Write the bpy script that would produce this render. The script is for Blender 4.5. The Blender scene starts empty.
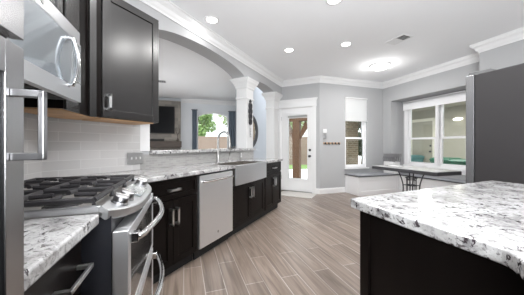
import bpy, bmesh, math, random
from mathutils import Vector, Matrix
random.seed(7)
SC = bpy.context.scene
COL = SC.collection
PI = math.pi
D2R = math.radians
Q = math.sqrt(0.5)

# ------------------------------------------------------------------ camera
cam = bpy.data.cameras.new('camera')
co = bpy.data.objects.new('camera', cam)
COL.objects.link(co)
YAW = math.atan(115 / 232)
co.location = (0, 0, 1.16)
co.rotation_euler = (PI / 2, 0, YAW)
cam.sensor_width = 36
cam.lens = 36 * 232 / 524
cam.shift_y = -2.0 / 524
cam.clip_start = 0.01
SC.camera = co

# ------------------------------------------------------------------ world, sun, exposure
w = bpy.data.worlds.new('world')
SC.world = w
w.use_nodes = True
bg = w.node_tree.nodes['Background']
bg.inputs[0].default_value = (0.90, 0.95, 1.0, 1)
bg.inputs[1].default_value = 2.6
sun = bpy.data.lights.new('sun', 'SUN')
sun.energy = 2.0
sun.angle = D2R(3)
so = bpy.data.objects.new('sun', sun)
COL.objects.link(so)
so.rotation_euler = (D2R(28), D2R(-10), 0)
def add_fill(loc, aim, power, size):
    # unseen area light added to brighten the ceiling
    l = bpy.data.lights.new('ceiling_fill', 'AREA'); l.shape = 'DISK'; l.size = size; l.energy = power; l.color = (.97, .98, 1)
    o = bpy.data.objects.new('ceiling_fill', l); COL.objects.link(o); o.location = loc
    o.rotation_euler = Vector(aim).to_track_quat('-Z', 'Y').to_euler()
add_fill((.6, -.7, 1.5), (-.1, .62, 1.0), 160, 1.2)
add_fill((-4.8, 3.7, .7), (-.1, .1, 1.0), 15, 2.0)
SC.view_settings.view_transform = 'Standard'
SC.view_settings.look = 'None'
SC.view_settings.exposure = 0.54
SC.view_settings.gamma = 1
SC.view_settings.use_curve_mapping = False
SC.cycles.use_denoising = True
SC.cycles.max_bounces = 10
SC.cycles.diffuse_bounces = 6
SC.cycles.glossy_bounces = 5
SC.cycles.sample_clamp_indirect = 6
SC.cycles.caustics_reflective = False
SC.cycles.caustics_refractive = False

# ------------------------------------------------------------------ helpers
def W(u, s, z=0):
    """diagonal frame of the kitchen: u along (-1,1), s along (1,1)"""
    return Vector((-Q * u + Q * s, Q * u + Q * s, z))

class MB:
    def __init__(self):
        self.bm = bmesh.new()
    def box(self, x0, x1, y0, y1, z0, z1):
        v = [self.bm.verts.new((x, y, z)) for z in (z0, z1) for y in (y0, y1) for x in (x0, x1)]
        for f in ((0, 2, 3, 1), (4, 5, 7, 6), (0, 1, 5, 4), (2, 6, 7, 3), (0, 4, 6, 2), (1, 3, 7, 5)):
            self.bm.faces.new([v[i] for i in f])
        return self
    def prism(self, poly, z0, z1):
        """poly: list of (x,y)"""
        a = [self.bm.verts.new((p[0], p[1], z0)) for p in poly]
        b = [self.bm.verts.new((p[0], p[1], z1)) for p in poly]
        n = len(poly)
        self.bm.faces.new(a[::-1]); self.bm.faces.new(b)
        for i in range(n):
            self.bm.faces.new([a[i], a[(i + 1) % n], b[(i + 1) % n], b[i]])
        return self
    def loft(self, rings, closed=True, caps=True):
        R = [[self.bm.verts.new(p) for p in r] for r in rings]
        n = len(R[0])
        for k in range(len(R) - 1):
            for i in range(n if closed else n - 1):
                self.bm.faces.new([R[k][i], R[k][(i + 1) % n], R[k + 1][(i + 1) % n], R[k + 1][i]])
        if caps and closed:
            self.bm.faces.new(R[0][::-1]); self.bm.faces.new(R[-1])
        return self
    def tube(self, pts, r, seg=8, closed=False):
        pts = [Vector(p) for p in pts]
        rr = r if isinstance(r, (list, tuple)) else [r] * len(pts)
        rings = []
        up = None
        n = len(pts)
        for i, p in enumerate(pts):
            if closed:
                t = (pts[(i + 1) % n] - pts[i - 1]).normalized()
            else:
                t = (pts[min(i + 1, n - 1)] - pts[max(i - 1, 0)]).normalized()
            if up is None:
                up = Vector((0, 0, 1)) if abs(t.z) < 0.9 else Vector((1, 0, 0))
            a = t.cross(up).normalized(); b = a.cross(t).normalized(); up = b
            rings.append([p + rr[i] * (math.cos(2 * PI * k / seg) * a + math.sin(2 * PI * k / seg) * b) for k in range(seg)])
        if closed:
            rings.append(rings[0])
            return self.loft(rings, True, False)
        return self.loft(rings)
    def lathe(self, prof, c=(0, 0, 0), seg=20, axis='z'):
        rings = []
        for r, h in prof:
            ring = []
            for k in range(seg):
                a = 2 * PI * k / seg
                x, y = r * math.cos(a), r * math.sin(a)
                p = {'z': (x, y, h), 'y': (x, h, -y), 'x': (h, x, y)}[axis]
                ring.append((c[0] + p[0], c[1] + p[1], c[2] + p[2]))
            rings.append(ring)
        return self.loft(rings)
    def ball(self, c, r, sub=2, sc=(1, 1, 1)):
        m = Matrix.Translation(c) @ Matrix.Diagonal((sc[0], sc[1], sc[2], 1))
        bmesh.ops.create_icosphere(self.bm, subdivisions=sub, radius=r, matrix=m)
        return self
    def build(self, name, m, parent=None, bev=0, smooth=False, seg=2, sharp=40):
        bmesh.ops.recalc_face_normals(self.bm, faces=self.bm.faces)
        me = bpy.data.meshes.new(name)
        self.bm.to_mesh(me); self.bm.free()
        if m: me.materials.append(m)
        if smooth:
            for p in me.polygons: p.use_smooth = True
        o = bpy.data.objects.new(name, me)
        COL.objects.link(o)
        if parent: o.parent = parent
        if bev:
            b = o.modifiers.new('bevel', 'BEVEL')
            b.width = bev; b.segments = seg; b.limit_method = 'ANGLE'; b.angle_limit = D2R(40)
        if smooth:
            try:
                me.set_sharp_from_angle(angle=D2R(sharp))
            except Exception:
                pass
        return o

def bx(*a): return MB().box(*a)
def tag(o, label=None, cat=None, group=None, kind=None):
    if label: o['label'] = label
    if cat: o['category'] = cat
    if group: o['group'] = group
    if kind: o['kind'] = kind
    return o
def thing(name, label, cat, loc=(0, 0, 0), rz=0, group=None):
    o = bpy.data.objects.new(name, None)
    COL.objects.link(o)
    o.empty_display_size = 0.1
    o.location = loc
    o.rotation_euler = (0, 0, D2R(rz))
    return tag(o, label, cat, group)
def struct(o):
    o['kind'] = 'structure'
    return o
def place(o, loc=(0, 0, 0), rz=0):
    o.location = loc
    o.rotation_euler = (0, 0, D2R(rz))
    return o
def dup(root, loc, rz, label, group=None):
    r = root.copy(); COL.objects.link(r)
    r.location = loc; r.rotation_euler = (0, 0, D2R(rz))
    r['label'] = label
    if group: r['group'] = group
    for ch in list(root.children):
        c = ch.copy(); COL.objects.link(c); c.parent = r
        for g in list(ch.children):
            d = g.copy(); COL.objects.link(d); d.parent = c
    return r

# ------------------------------------------------------------------ materials
def newmat(name):
    m = bpy.data.materials.new(name); m.use_nodes = True
    nt = m.node_tree
    return m, nt, nt.nodes['Principled BSDF']
def C(c): return (c[0], c[1], c[2], 1)
def plain(name, c, rough=.5, metal=0, coat=0, var=0.04, scale=6, bump=0, spec=.5, aniso=None):
    m, nt, b = newmat(name)
    N, L = nt.nodes, nt.links
    b.inputs['Roughness'].default_value = rough
    b.inputs['Metallic'].default_value = metal
    b.inputs['Coat Weight'].default_value = coat
    b.inputs['Coat Roughness'].default_value = .25
    b.inputs['Specular IOR Level'].default_value = spec
    tc = N.new('ShaderNodeTexCoord')
    mp = N.new('ShaderNodeMapping')
    L.new(tc.outputs['Object'], mp.inputs[0])
    if aniso: mp.inputs['Scale'].default_value = aniso
    no = N.new('ShaderNodeTexNoise'); no.inputs['Scale'].default_value = scale
    no.inputs['Detail'].default_value = 5
    L.new(mp.outputs[0], no.inputs['Vector'])
    mx = N.new('ShaderNodeMix'); mx.data_type = 'RGBA'
    mx.inputs['A'].default_value = C([max(0, x * (1 - var)) for x in c])
    mx.inputs['B'].default_value = C([min(1, x * (1 + var)) for x in c])
    L.new(no.outputs['Fac'], mx.inputs['Factor'])
    L.new(mx.outputs['Result'], b.inputs['Base Color'])
    if bump:
        bp = N.new('ShaderNodeBump'); bp.inputs['Strength'].default_value = bump; bp.inputs['Distance'].default_value = .01
        L.new(no.outputs['Fac'], bp.inputs['Height']); L.new(bp.outputs[0], b.inputs['Normal'])
    return m
def emit(name, c, strength):
    m, nt, b = newmat(name)
    b.inputs['Base Color'].default_value = C(c)
    b.inputs['Emission Color'].default_value = C(c)
    b.inputs['Emission Strength'].default_value = strength
    return m
def granite_mat():
    m, nt, b = newmat('granite')
    N, L = nt.nodes, nt.links
    tc = N.new('ShaderNodeTexCoord')
    def noise(scale, det, rough=.6, dist=0):
        n = N.new('ShaderNodeTexNoise'); n.inputs['Scale'].default_value = scale
        n.inputs['Detail'].default_value = det; n.inputs['Roughness'].default_value = rough; n.inputs['Distortion'].default_value = dist
        L.new(tc.outputs['Object'], n.inputs['Vector']); return n
    def ramp(src, stops):
        r = N.new('ShaderNodeValToRGB'); e = r.color_ramp.elements
        while len(e) < len(stops): e.new(.5)
        for k, (p, c) in enumerate(stops):
            e[k].position = p; e[k].color = C(c)
        L.new(src, r.inputs[0]); return r
    base = ramp(noise(7, 6, .65, .6).outputs['Fac'], [(.34, (.22, .215, .22)), (.46, (.42, .415, .41)), (.60, (.57, .57, .57))])
    dark = ramp(noise(34, 6, .75, .8).outputs['Fac'], [(.425, (1, 1, 1)), (.455, (0, 0, 0))])
    patch = ramp(noise(5, 3).outputs['Fac'], [(.36, (0, 0, 0)), (.50, (1, 1, 1))])
    mul = N.new('ShaderNodeMath'); mul.operation = 'MULTIPLY'
    L.new(dark.outputs[0], mul.inputs[0]); L.new(patch.outputs[0], mul.inputs[1])
    m1 = N.new('ShaderNodeMix'); m1.data_type = 'RGBA'
    L.new(mul.outputs[0], m1.inputs['Factor']); L.new(base.outputs[0], m1.inputs['A'])
    m1.inputs['B'].default_value = (.045, .035, .04, 1)
    fine = ramp(noise(95, 3, .7).outputs['Fac'], [(.35, (.30, .29, .30)), (.47, (1, 1, 1))])
    m2 = N.new('ShaderNodeMix'); m2.data_type = 'RGBA'; m2.blend_type = 'MULTIPLY'; m2.inputs['Factor'].default_value = .55
    L.new(m1.outputs['Result'], m2.inputs['A']); L.new(fine.outputs[0], m2.inputs['B'])
    L.new(m2.outputs['Result'], b.inputs['Base Color'])
    b.inputs['Roughness'].default_value = .12
    return m
def brick_mat(name, c1, c2, mortar, bw, rh, ms, rot=(0, 0, 0), rough=.5, off=.5, grain=None, bump=0.0, msmooth=.1, bias=0):
    m, nt, b = newmat(name)
    N, L = nt.nodes, nt.links
    tc = N.new('ShaderNodeTexCoord'); mp = N.new('ShaderNodeMapping')
    mp.inputs['Rotation'].default_value = rot
    L.new(tc.outputs['Object'], mp.inputs[0])
    t = N.new('ShaderNodeTexBrick')
    t.offset = off
    t.inputs['Color1'].default_value = C(c1); t.inputs['Color2'].default_value = C(c2); t.inputs['Mortar'].default_value = C(mortar)
    t.inputs['Scale'].default_value = 1; t.inputs['Brick Width'].default_value = bw; t.inputs['Row Height'].default_value = rh
    t.inputs['Mortar Size'].default_value = ms; t.inputs['Mortar Smooth'].default_value = msmooth; t.inputs['Bias'].default_value = bias
    L.new(mp.outputs[0], t.inputs['Vector'])
    out = t.outputs['Color']
    if grain:
        g = N.new('ShaderNodeMapping'); g.inputs['Scale'].default_value = grain[0]
        L.new(mp.outputs[0], g.inputs[0])
        n = N.new('ShaderNodeTexNoise'); n.inputs['Scale'].default_value = 1; n.inputs['Detail'].default_value = 6; n.inputs['Distortion'].default_value = 1.0
        L.new(g.outputs[0], n.inputs['Vector'])
        r = N.new('ShaderNodeValToRGB')
        r.color_ramp.elements[0].position = .3; r.color_ramp.elements[0].color = C(grain[1])
        r.color_ramp.elements[1].position = .7; r.color_ramp.elements[1].color = C(grain[2])
        L.new(n.outputs['Fac'], r.inputs[0])
        mx = N.new('ShaderNodeMix'); mx.data_type = 'RGBA'; mx.blend_type = 'MULTIPLY'; mx.inputs['Factor'].default_value = 1
        L.new(out, mx.inputs['A']); L.new(r.outputs[0], mx.inputs['B'])
        out = mx.outputs['Result']
    L.new(out, b.inputs['Base Color'])
    b.inputs['Roughness'].default_value = rough
    if bump:
        inv = N.new('ShaderNodeMath'); inv.operation = 'SUBTRACT'; inv.inputs[0].default_value = 1
        L.new(t.outputs['Fac'], inv.inputs[1])
        bp = N.new('ShaderNodeBump'); bp.inputs['Strength'].default_value = bump; bp.inputs['Distance'].default_value = .004
        L.new(inv.outputs[0], bp.inputs['Height']); L.new(bp.outputs[0], b.inputs['Normal'])
    return m
def glass_mat():
    m = bpy.data.materials.new('window_glass'); m.use_nodes = True
    nt = m.node_tree; N, L = nt.nodes, nt.links
    for n in list(N): N.remove(n)
    out = N.new('ShaderNodeOutputMaterial'); mix = N.new('ShaderNodeMixShader')
    tr = N.new('ShaderNodeBsdfTransparent'); gl = N.new('ShaderNodeBsdfGlossy')
    tr.inputs[0].default_value = (.96, .98, .97, 1)
    gl.inputs['Roughness'].default_value = .02
    fr = N.new('ShaderNodeFresnel'); fr.inputs[0].default_value = 1.35
    L.new(fr.outputs[0], mix.inputs[0]); L.new(tr.outputs[0], mix.inputs[1]); L.new(gl.outputs[0], mix.inputs[2])
    L.new(mix.outputs[0], out.inputs[0])
    return m

M = {}
M['wall'] = plain('wall_paint', (.44, .443, .45), .85, var=.01, spec=.2)
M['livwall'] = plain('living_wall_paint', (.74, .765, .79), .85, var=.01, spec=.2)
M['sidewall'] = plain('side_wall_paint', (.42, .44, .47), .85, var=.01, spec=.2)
M['ceil'] = plain('ceiling_paint', (.93, .94, .955), .9, var=.01, spec=.1)
M['trim'] = plain('white_trim_paint', (.80, .80, .80), .4, var=.01)
M['colpaint'] = plain('column_paint', (.64, .64, .64), .45, var=.01)
M['bench'] = plain('bench_paint', (.92, .92, .93), .35, var=.01)
M['door'] = plain('door_paint', (.82, .82, .82), .35, var=.01)
M['esp'] = plain('espresso_wood', (.0055, .004, .0036), .30, var=.35, scale=5, aniso=(6, 6, .7), spec=.14)
M['espup'] = plain('espresso_wood_upper', (.007, .0055, .005), .25, var=.3, scale=5, aniso=(6, 6, .7), spec=.6, coat=1)
M['under'] = plain('natural_plywood', (.55, .33, .17), .6, var=.25, scale=8)
M['steel'] = plain('brushed_stainless', (.76, .77, .79), .32, 1, var=.05, scale=30, aniso=(.3, .3, 30))
M['steelv'] = plain('brushed_stainless_vertical', (.86, .87, .89), .42, 1, var=.04, scale=30, aniso=(30, 30, .3))
M['tallsteel'] = plain('polished_stainless', (.40, .40, .41), .27, 1, var=.05, scale=30, aniso=(30, 30, .3))
M['panelsteel'] = plain('panel_steel', (.56, .57, .58), .38, 1, var=.05)
M['knob'] = plain('knob_metal', (.34, .34, .35), .30, 1, var=.03)
M['pullmetal'] = plain('pull_metal', (.85, .85, .85), .30, 1, var=.02)
M['darkpane'] = plain('dark_door_pane', (.008, .008, .009), .45, var=.05, spec=.12)
M['basinsteel'] = plain('basin_steel', (.26, .24, .22), .42, 1, var=.08)  # darkened to carry the brown reflection inside the basin
M['decksteel'] = plain('satin_deck_steel', (.66, .65, .64), .45, 1, var=.05)
M['chrome'] = plain('satin_chrome', (.72, .72, .72), .16, 1, var=.02)
M['nickel'] = plain('brushed_nickel', (.42, .41, .40), .28, 1, var=.03)
M['blackglass'] = plain('black_glass', (.012, .012, .014), .05, var=.02, coat=1)
M['mirrorglass'] = plain('reflective_door_glass', (.46, .51, .55), .06, .75, var=.02, coat=1)
M['iron'] = plain('cast_iron', (.035, .033, .036), .42, .3, var=.2, scale=40, bump=.1)
M['blackmet'] = plain('black_enamel', (.02, .021, .026), .3, var=.1, coat=.4)
M['rubber'] = plain('black_rubber', (.012, .012, .012), .7, var=.1)
M['granite'] = granite_mat()
M['fridgeside'] = plain('fridge_side_grey', (.027, .025, .026), .42, var=.05, scale=60)
M['glass'] = glass_mat()
M['shade'] = plain('shade_fabric', (.88, .88, .88), .8, var=.01)
def translucent(m, f):
    nt = m.node_tree; N, L = nt.nodes, nt.links
    b = nt.nodes['Principled BSDF']; out = [n for n in N if n.type == 'OUTPUT_MATERIAL'][0]
    t = N.new('ShaderNodeBsdfTranslucent'); t.inputs[0].default_value = (.9, .9, .9, 1)
    x = N.new('ShaderNodeMixShader'); x.inputs[0].default_value = f
    L.new(b.outputs[0], x.inputs[1]); L.new(t.outputs[0], x.inputs[2]); L.new(x.outputs[0], out.inputs[0])
translucent(M['shade'], .5)
M['cushion'] = plain('grey_cushion', (.28, .29, .31), .75, var=.15, scale=30, bump=.1)
M['tabletop'] = plain('table_stone', (.48, .48, .48), .22, var=.25, scale=25)
M['tableedge'] = plain('table_edge_band', (.05, .05, .055), .45, var=.2, scale=30)
M['wrought'] = plain('wrought_iron', (.05, .05, .055), .45, .4, var=.2, scale=30)
M['plate'] = plain('steel_plate', (.50, .50, .50), .35, .9, var=.03)
M['white'] = plain('white_plastic', (.85, .85, .85), .4, var=.01)
M['grey'] = plain('grey_plastic', (.40, .41, .43), .5, var=.03)
M['rug'] = plain('pale_woven_rug', (.58, .56, .53), .95, var=.25, scale=60, bump=.4)
M['woodpost'] = plain('weathered_wood', (.13, .065, .034), .7, var=.45, scale=6, aniso=(8, 8, 1), bump=.2)
M['concrete'] = plain('patio_concrete', (.80, .79, .77), .9, var=.08, scale=3)
M['grass'] = plain('lawn_grass', (.13, .21, .06), .95, var=.4, scale=20, bump=.5)
M['leaf'] = plain('leaf_green', (.17, .26, .08), .6, var=.6, scale=3)
M['leafpale'] = plain('leaf_pale', (.27, .33, .16), .6, var=.5, scale=3)
M['leafdark'] = plain('leaf_dark', (.045, .065, .025), .6, var=.5, scale=3)
M['bark'] = plain('bark', (.16, .12, .09), .9, var=.4, scale=10, bump=.3)
M['patio'] = plain('patio_stucco', (.30, .285, .235), .9, var=.06, scale=8)
M['patiotrim'] = plain('patio_trim', (.62, .59, .50), .7, var=.03)
M['binG'] = plain('green_bin_plastic', (.005, .075, .04), .45, var=.1)
M['binB'] = plain('teal_bin_plastic', (.07, .17, .17), .5, var=.1)
M['curtain'] = plain('slate_blue_fabric', (.19, .23, .28), .9, var=.15, scale=14)
M['stone'] = brick_mat('fireplace_stone', (.26, .235, .205), (.16, .145, .13), (.20, .19, .175), .42, .11, .004, (PI / 2, 0, 0), .8, bump=.3)
M['mantel'] = plain('mantel_wood', (.06, .045, .036), .6, var=.5, scale=4, aniso=(1, 8, 8))
M['tvscreen'] = plain('tv_screen', (.004, .004, .005), .25, var=.02, spec=.12)
M['mirror'] = plain('mirror_silver', (.8, .82, .85), .03, 1, var=0)
M['ventdark'] = plain('vent_shadow', (.10, .10, .10), .8, var=.05)
M['fence'] = plain('cedar_fence', (.20, .145, .115), .85, var=.25, scale=4, aniso=(8, 8, .6))
M['hookA'] = plain('rustic_board', (.46, .31, .20), .7, var=.4, scale=14)
M['bulb'] = emit('lamp_lens', (1, .98, .95), 7)
M['dome'] = emit('dome_glass', (1, .98, .96), 4)
M['patiobulb'] = emit('patio_lamp', (1, .97, .9), 3)
M['lcd'] = plain('display_glass', (.16, .18, .19), .1, .2, var=.1, coat=1)
M['brickout'] = brick_mat('tan_brick', (.15, .112, .072), (.095, .072, .046), (.19, .165, .13), .21, .075, .010, (PI / 2, 0, 0), .9, bump=.4)
M['floor'] = brick_mat('wood_look_plank', (.290, .232, .195), (.200, .158, .132), (.46, .42, .39), 1.15, .162, .0032, (0, 0, D2R(-135)), .30, off=.37,
                       grain=((1.6, 24, 1), (.58, .55, .52), (1.25, 1.24, 1.23)), bump=.15)
M['tile'] = brick_mat('subway_tile', (.60, .59, .585), (.53, .525, .52), (.67, .67, .66), .30, .0745, .0022, (PI / 2, 0, 0), .28, bump=.25)

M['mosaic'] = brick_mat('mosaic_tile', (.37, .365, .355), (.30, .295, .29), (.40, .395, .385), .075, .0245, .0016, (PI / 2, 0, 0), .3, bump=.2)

# ================================================================== SETTING
H = 2.80
room_poly = [(-10.5, -2.2), (4.2, -2.2), (4.2, 3.65), tuple(W(4.95, 5.56).xy), (-1.30, 5.70), (-3.20, 5.70), (-3.20, 6.65), (-4.06, 8.29), (-10.5, 1.85)]
struct(MB().prism(room_poly, -.12, 0).build('floor', M['floor']))
struct(MB().prism(room_poly, H, H + .12).build('ceiling', M['ceil']))

# -- left wall with the pass-through, columns' beam and arches (X from -2.47 to -2.2)
XW, XB = -2.20, -2.47
wl = MB()
wl.box(XB, XW, .80, 1.70, 0, H)
wl.box(XB, XW, 1.70, 4.04, 0, 1.065)
def arch(mb, y0, y1, zs, zp, x0, x1, ztop, n=20):
    ring = []
    for i in range(n + 1):
        t = -1 + 2 * i / n
        y = (y0 + y1) / 2 + t * (y1 - y0) / 2
        z = zs + (zp - zs) * math.sqrt(max(0, 1 - t * t))
        ring.append([(x0, y, z), (x1, y, z), (x1, y, ztop), (x0, y, ztop)])
    mb.loft(ring)
arch(wl, 1.70, 3.77, 2.37, 2.575, XB, XW, H)
wl.box(XB, XW, 3.77, 4.04, 2.43, H)
arch(wl, 4.04, 5.09, 2.40, 2.50, XB, XW, H, 12)
wl.box(XB, XW, 5.09, 5.57, 2.43, H)
struct(wl.build('wall_left', M['wall']))
# white jamb board at the near end of the pass-through
struct(bx(XW, XW + .012, 1.585, 1.70, 1.10, 2.38).build('trim_1', M['trim'], bev=.003))
# diagonal corner wall behind the range
d = bx(-.35, 2.122, .99, 1.12, 0, H).build('wall_corner', M['wall'])
struct(place(d, (0, 0, 0), 135))
# backsplash tile
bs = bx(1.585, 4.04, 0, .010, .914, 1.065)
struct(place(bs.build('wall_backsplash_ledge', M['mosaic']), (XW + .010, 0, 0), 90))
bs = bx(.80, 1.585, 0, .010, .914, 1.42)
struct(place(bs.build('wall_backsplash', M['tile']), (XW + .010, 0, 0), 90))
d = bx(.56, 2.118, .98, .99, .914, 1.45).build('wall_corner_backsplash', M['tile'])
struct(place(d, (0, 0, 0), 135))

# door wall (Y 5.57), opening for door_1
dw = MB()
dw.box(-2.47, -2.235, 5.57, 5.70, 0, H)
dw.box(-2.235, -1.39, 5.57, 5.70, 2.125, H)
dw.box(-1.39, -1.23, 5.57, 5.70, 0, H)
struct(dw.build('wall_back', M['wall']))
# window wall W (local x along (1,1), y outwards), plane u = 4.808
UW = 4.808
ww = MB()
X0, X1 = 3.07, 5.15
w0, w1, zb, zt = 3.80, 4.48, .60, 2.37
ww.box(X0, w0, 0, .14, 0, H); ww.box(w1, X1, 0, .14, 0, H)
ww.box(w0, w1, 0, .14, 0, zb); ww.box(w0, w1, 0, .14, zt, H)
struct(place(ww.build('wall_nook_left', M['wall']), W(UW, 0), 45))
# nook wall B (local x along (1,-1) => x=-u, y = s), plane s = 5.006, recess to 5.41
SB, SR = 5.006, 5.41
nb = MB()
nb.box(-4.95, -4.554, SB, SR + .15, 0, H)              # left of the opening
nb.box(-4.554, -2.75, SB, SR + .15, 2.29, H)           # header
nb.box(-2.75, -2.44, SB, SR + .15, 0, H)               # right
bL, bR, bb, bt = -4.45, -2.93, .68, 2.20
nb.box(-4.554, bL, SR, SR + .15, 0, 2.29); nb.box(bR, -2.75, SR, SR + .15, 0, 2.29)
nb.box(bL, bR, SR, SR + .15, 0, bb); nb.box(bL, bR, SR, SR + .15, bt, 2.29)
struct(place(nb.build('wall_nook_right', M['wall']), (0, 0, 0), -45))
# wall stub that steps forward beside the fridge
st = bx(-2.44, 1.4, 4.547, 4.70, 0, H); st.box(-2.44, -2.30, 4.70, SB, 0, H)
struct(place(st.build('wall_right', M['wall']), (0, 0, 0), -45))

# living room walls
lw = MB()
aL, aR, aS, aP = .44, 1.60, 2.14, 2.38     # arched window
lw.box(-3.5, aL, 0, .14, 0, H); lw.box(aR, 3.05, 0, .14, 0, H); lw.box(aL, aR, 0, .14, 0, .85)
n = 16; ring = []
for i in range(n + 1):
    t = -1 + 2 * i / n
    x = (aL + aR) / 2 + t * (aR - aL) / 2
    z = aS + (aP - aS) * math.sqrt(max(0, 1 - t * t))
    ring.append([(x, 0, z), (x, .14, z), (x, .14, H), (x, 0, H)])
lw.loft(ring)
LW0 = (-8.627 * Q, 8.627 * Q, 0)
struct(place(lw.build('wall_living', M['livwall']), LW0, 45))
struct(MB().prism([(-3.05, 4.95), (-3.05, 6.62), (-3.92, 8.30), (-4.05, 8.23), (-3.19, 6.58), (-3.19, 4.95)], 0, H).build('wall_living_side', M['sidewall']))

# the parts of the shell behind and beside the camera
wr = MB()
wr.box(-10.64, -9.4, -2.34, -2.2, 0, H); wr.box(-4.6, -.6, -2.34, -2.2, 0, H); wr.box(3.4, 4.34, -2.34, -2.2, 0, H)
for xa, xb in ((-9.4, -4.6), (-.6, 3.4)):
    wr.box(xa, xb, -2.34, -2.2, 0, .25); wr.box(xa, xb, -2.34, -2.2, 2.5, H)
struct(wr.build('wall_rear', M['wall']))
for k, (xa, xb) in enumerate(((-9.4, -4.6), (-.6, 3.4))):  # unseen rear windows, added to let daylight flood the room
    wo = struct(thing('window_%d' % (4 + k), None, None, ((xa + xb) / 2, -2.2, .25), 180))
    hw_ = (xb - xa) / 2; f = MB()
    for j in range(5):
        x = -hw_ + j * 2 * hw_ / 4
        f.box(max(-hw_, x - .04), min(hw_, x + .04), .03, .10, 0, 2.25)
    f.box(-hw_, hw_, .03, .10, 0, .07); f.box(-hw_, hw_, .03, .10, 2.18, 2.25)
    f.build('window_frame', M['trim'], wo)
    bx(-hw_, hw_, .06, .066, .07, 2.18).build('pane', M['glass'], wo)
struct(bx(4.2, 4.34, -2.2, 2.22, 0, H).build('wall_east', M['wall']))
struct(bx(-10.64, -10.5, -2.2, 1.85, 0, H).build('wall_west', M['livwall']))

# -- crown mouldings
def sweep(path, prof, name, m, closed=False):
    """path: list of (x,y); prof: list of (offset to the right of travel, z)"""
    P = [Vector(p).to_2d() if len(p) == 2 else Vector((p[0], p[1])) for p in path]
    P = [Vector((p[0], p[1])) for p in path]
    rings = []
    for i, p in enumerate(P):
        def rn(a, b):
            dd = (b - a).normalized(); return Vector((dd.y, -dd.x))
        if i == 0: nrm = rn(P[0], P[1]); k = 1
        elif i == len(P) - 1: nrm = rn(P[-2], P[-1]); k = 1
        else:
            n1, n2 = rn(P[i - 1], P[i]), rn(P[i], P[i + 1])
            nrm = (n1 + n2).normalized(); k = 1 / max(.3, nrm.dot(n1))
        rings.append([(p.x + nrm.x * o * k, p.y + nrm.y * o * k, z) for o, z in prof])
    return struct(MB().loft(rings).build(name, m))
crown = [(0, 2.66), (.012, 2.66), (.016, 2.68), (.032, 2.70), (.045, 2.735), (.075, 2.76), (.082, 2.785), (.095, 2.787), (.095, 2.80), (0, 2.80)]
sweep([(-2.2, .80), (-2.2, 5.57), (-1.23, 5.57), tuple(W(UW, SB).xy), tuple(W(2.44, SB).xy), tuple(W(2.44, 4.547).xy), tuple(W(-1.4, 4.547).xy)], crown, 'trim_crown', M['trim'])
lwp = lambda x: tuple((Vector(LW0) + Vector((Q * x, Q * x, 0))).xy)
sweep([lwp(-3.5), lwp(-1.12), ], crown, 'trim_crown_living', M['trim'])
sweep([lwp(-.08), lwp(3.0)], crown, 'trim_crown_living_right', M['trim'])
base = [(0, 0), (.016, 0), (.016, .105), (.010, .13), (0, .13)]
sweep([(-1.31, 5.57), (-1.23, 5.57), tuple(W(UW, 3.79).xy)], base, 'baseboard_nook', M['trim'])

# -- columns (square pilasters carrying the beam)
def column(name, label, y0, zbase):
    c = thing(name, label, 'column', (XW - .105, y0 + .135, zbase), 0, 'white columns under the arched beam')
    h = .105
    bx(-h, h, -.135, .135, 0, 2.05 - zbase).build('shaft', M['colpaint'], c, bev=.004)
    p = []
    def ring(r, z): q = r + .03; return [(-r, -q, z), (r, -q, z), (r, q, z), (-r, q, z)]
    z0 = 2.04 - zbase
    prof = [(h + .014, z0), (h + .02, z0 + .012), (h + .014, z0 + .03), (h + .002, z0 + .034), (h + .004, z0 + .19), (h + .02, z0 + .215), (h + .024, z0 + .24),
            (h + .045, z0 + .285), (h + .07, z0 + .32), (h + .078, z0 + .35), (h + .085, z0 + .352), (h + .085, z0 + .385), (h - .01, z0 + .39)]
    MB().loft([ring(r, z) for r, z in prof]).build('capital', M['colpaint'], c)
    if zbase < .5:
        MB().loft([ring(h + .02, 0), ring(h + .02, .12), ring(h + .002, .15)]).build('plinth', M['colpaint'], c)
    return c
column('column', 'white square column standing on the granite ledge, carrying the black scroll ornament', 3.77, 1.106)
column('column', 'white square column on the floor beside the glass patio door', 5.09, 0)

# -- ledge granite on the half wall
tag(bx(-2.52, -2.145, 1.702, 4.055, 1.066, 1.106).build('ledge_slab', M['granite'], bev=.006),
    'narrow speckled granite ledge along the pass-through half wall, behind the faucet', 'ledge')

# -- door_1
dr = struct(thing('door_1', None, None, (-1.8125, 5.57, 0), 0))
hw = .4025
z0, z1 = .02, 2.10
gl, gr, g0, g1 = -.2125, .2795, .33, 1.93
dl = MB()
dl.box(-hw, gl - .03, .03, .075, z0, z1); dl.box(gr + .03, hw, .03, .075, z0, z1)
dl.box(gl - .03, gr + .03, .03, .075, z0, g0 - .03); dl.box(gl - .03, gr + .03, .03, .075, g1 + .03, z1)
dl.build('door_leaf', M['door'], dr)
fr = MB()
for a in ((gl - .045, gl, g0 - .045, g1 + .045), (gr, gr + .045, g0 - .045, g1 + .045), (gl, gr, g0 - .045, g0), (gl, gr, g1, g1 + .045)):
    fr.box(a[0], a[1], .018, .087, a[2], a[3])
fr.build('glazing_frame', M['trim'], dr)
bx(gl, gr, .047, .055, g0, g1).build('pane', M['glass'], dr)
cs = MB()
cs.box(-.50, -hw - .02, -.018, .02, 0, 2.125); cs.box(hw + .02, .50, -.018, .02, 0, 2.125)
cs.box(-.51, .51, -.02, .02, 2.125, 2.255); cs.box(-.525, .525, -.035, .02, 2.255, 2.285); cs.box(-.54, .54, -.05, .02, 2.285, 2.31)
cs.box(-.515, .515, -.026, .02, 2.118, 2.135)
cs.box(-hw - .02, -hw - .002, .0, .12, 0, 2.125); cs.box(hw + .002, hw + .02, 0, .12, 0, 2.125); cs.box(-hw, hw, 0, .12, 2.103, 2.125)
cs.build('door_casing', M['trim'], dr)
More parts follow.
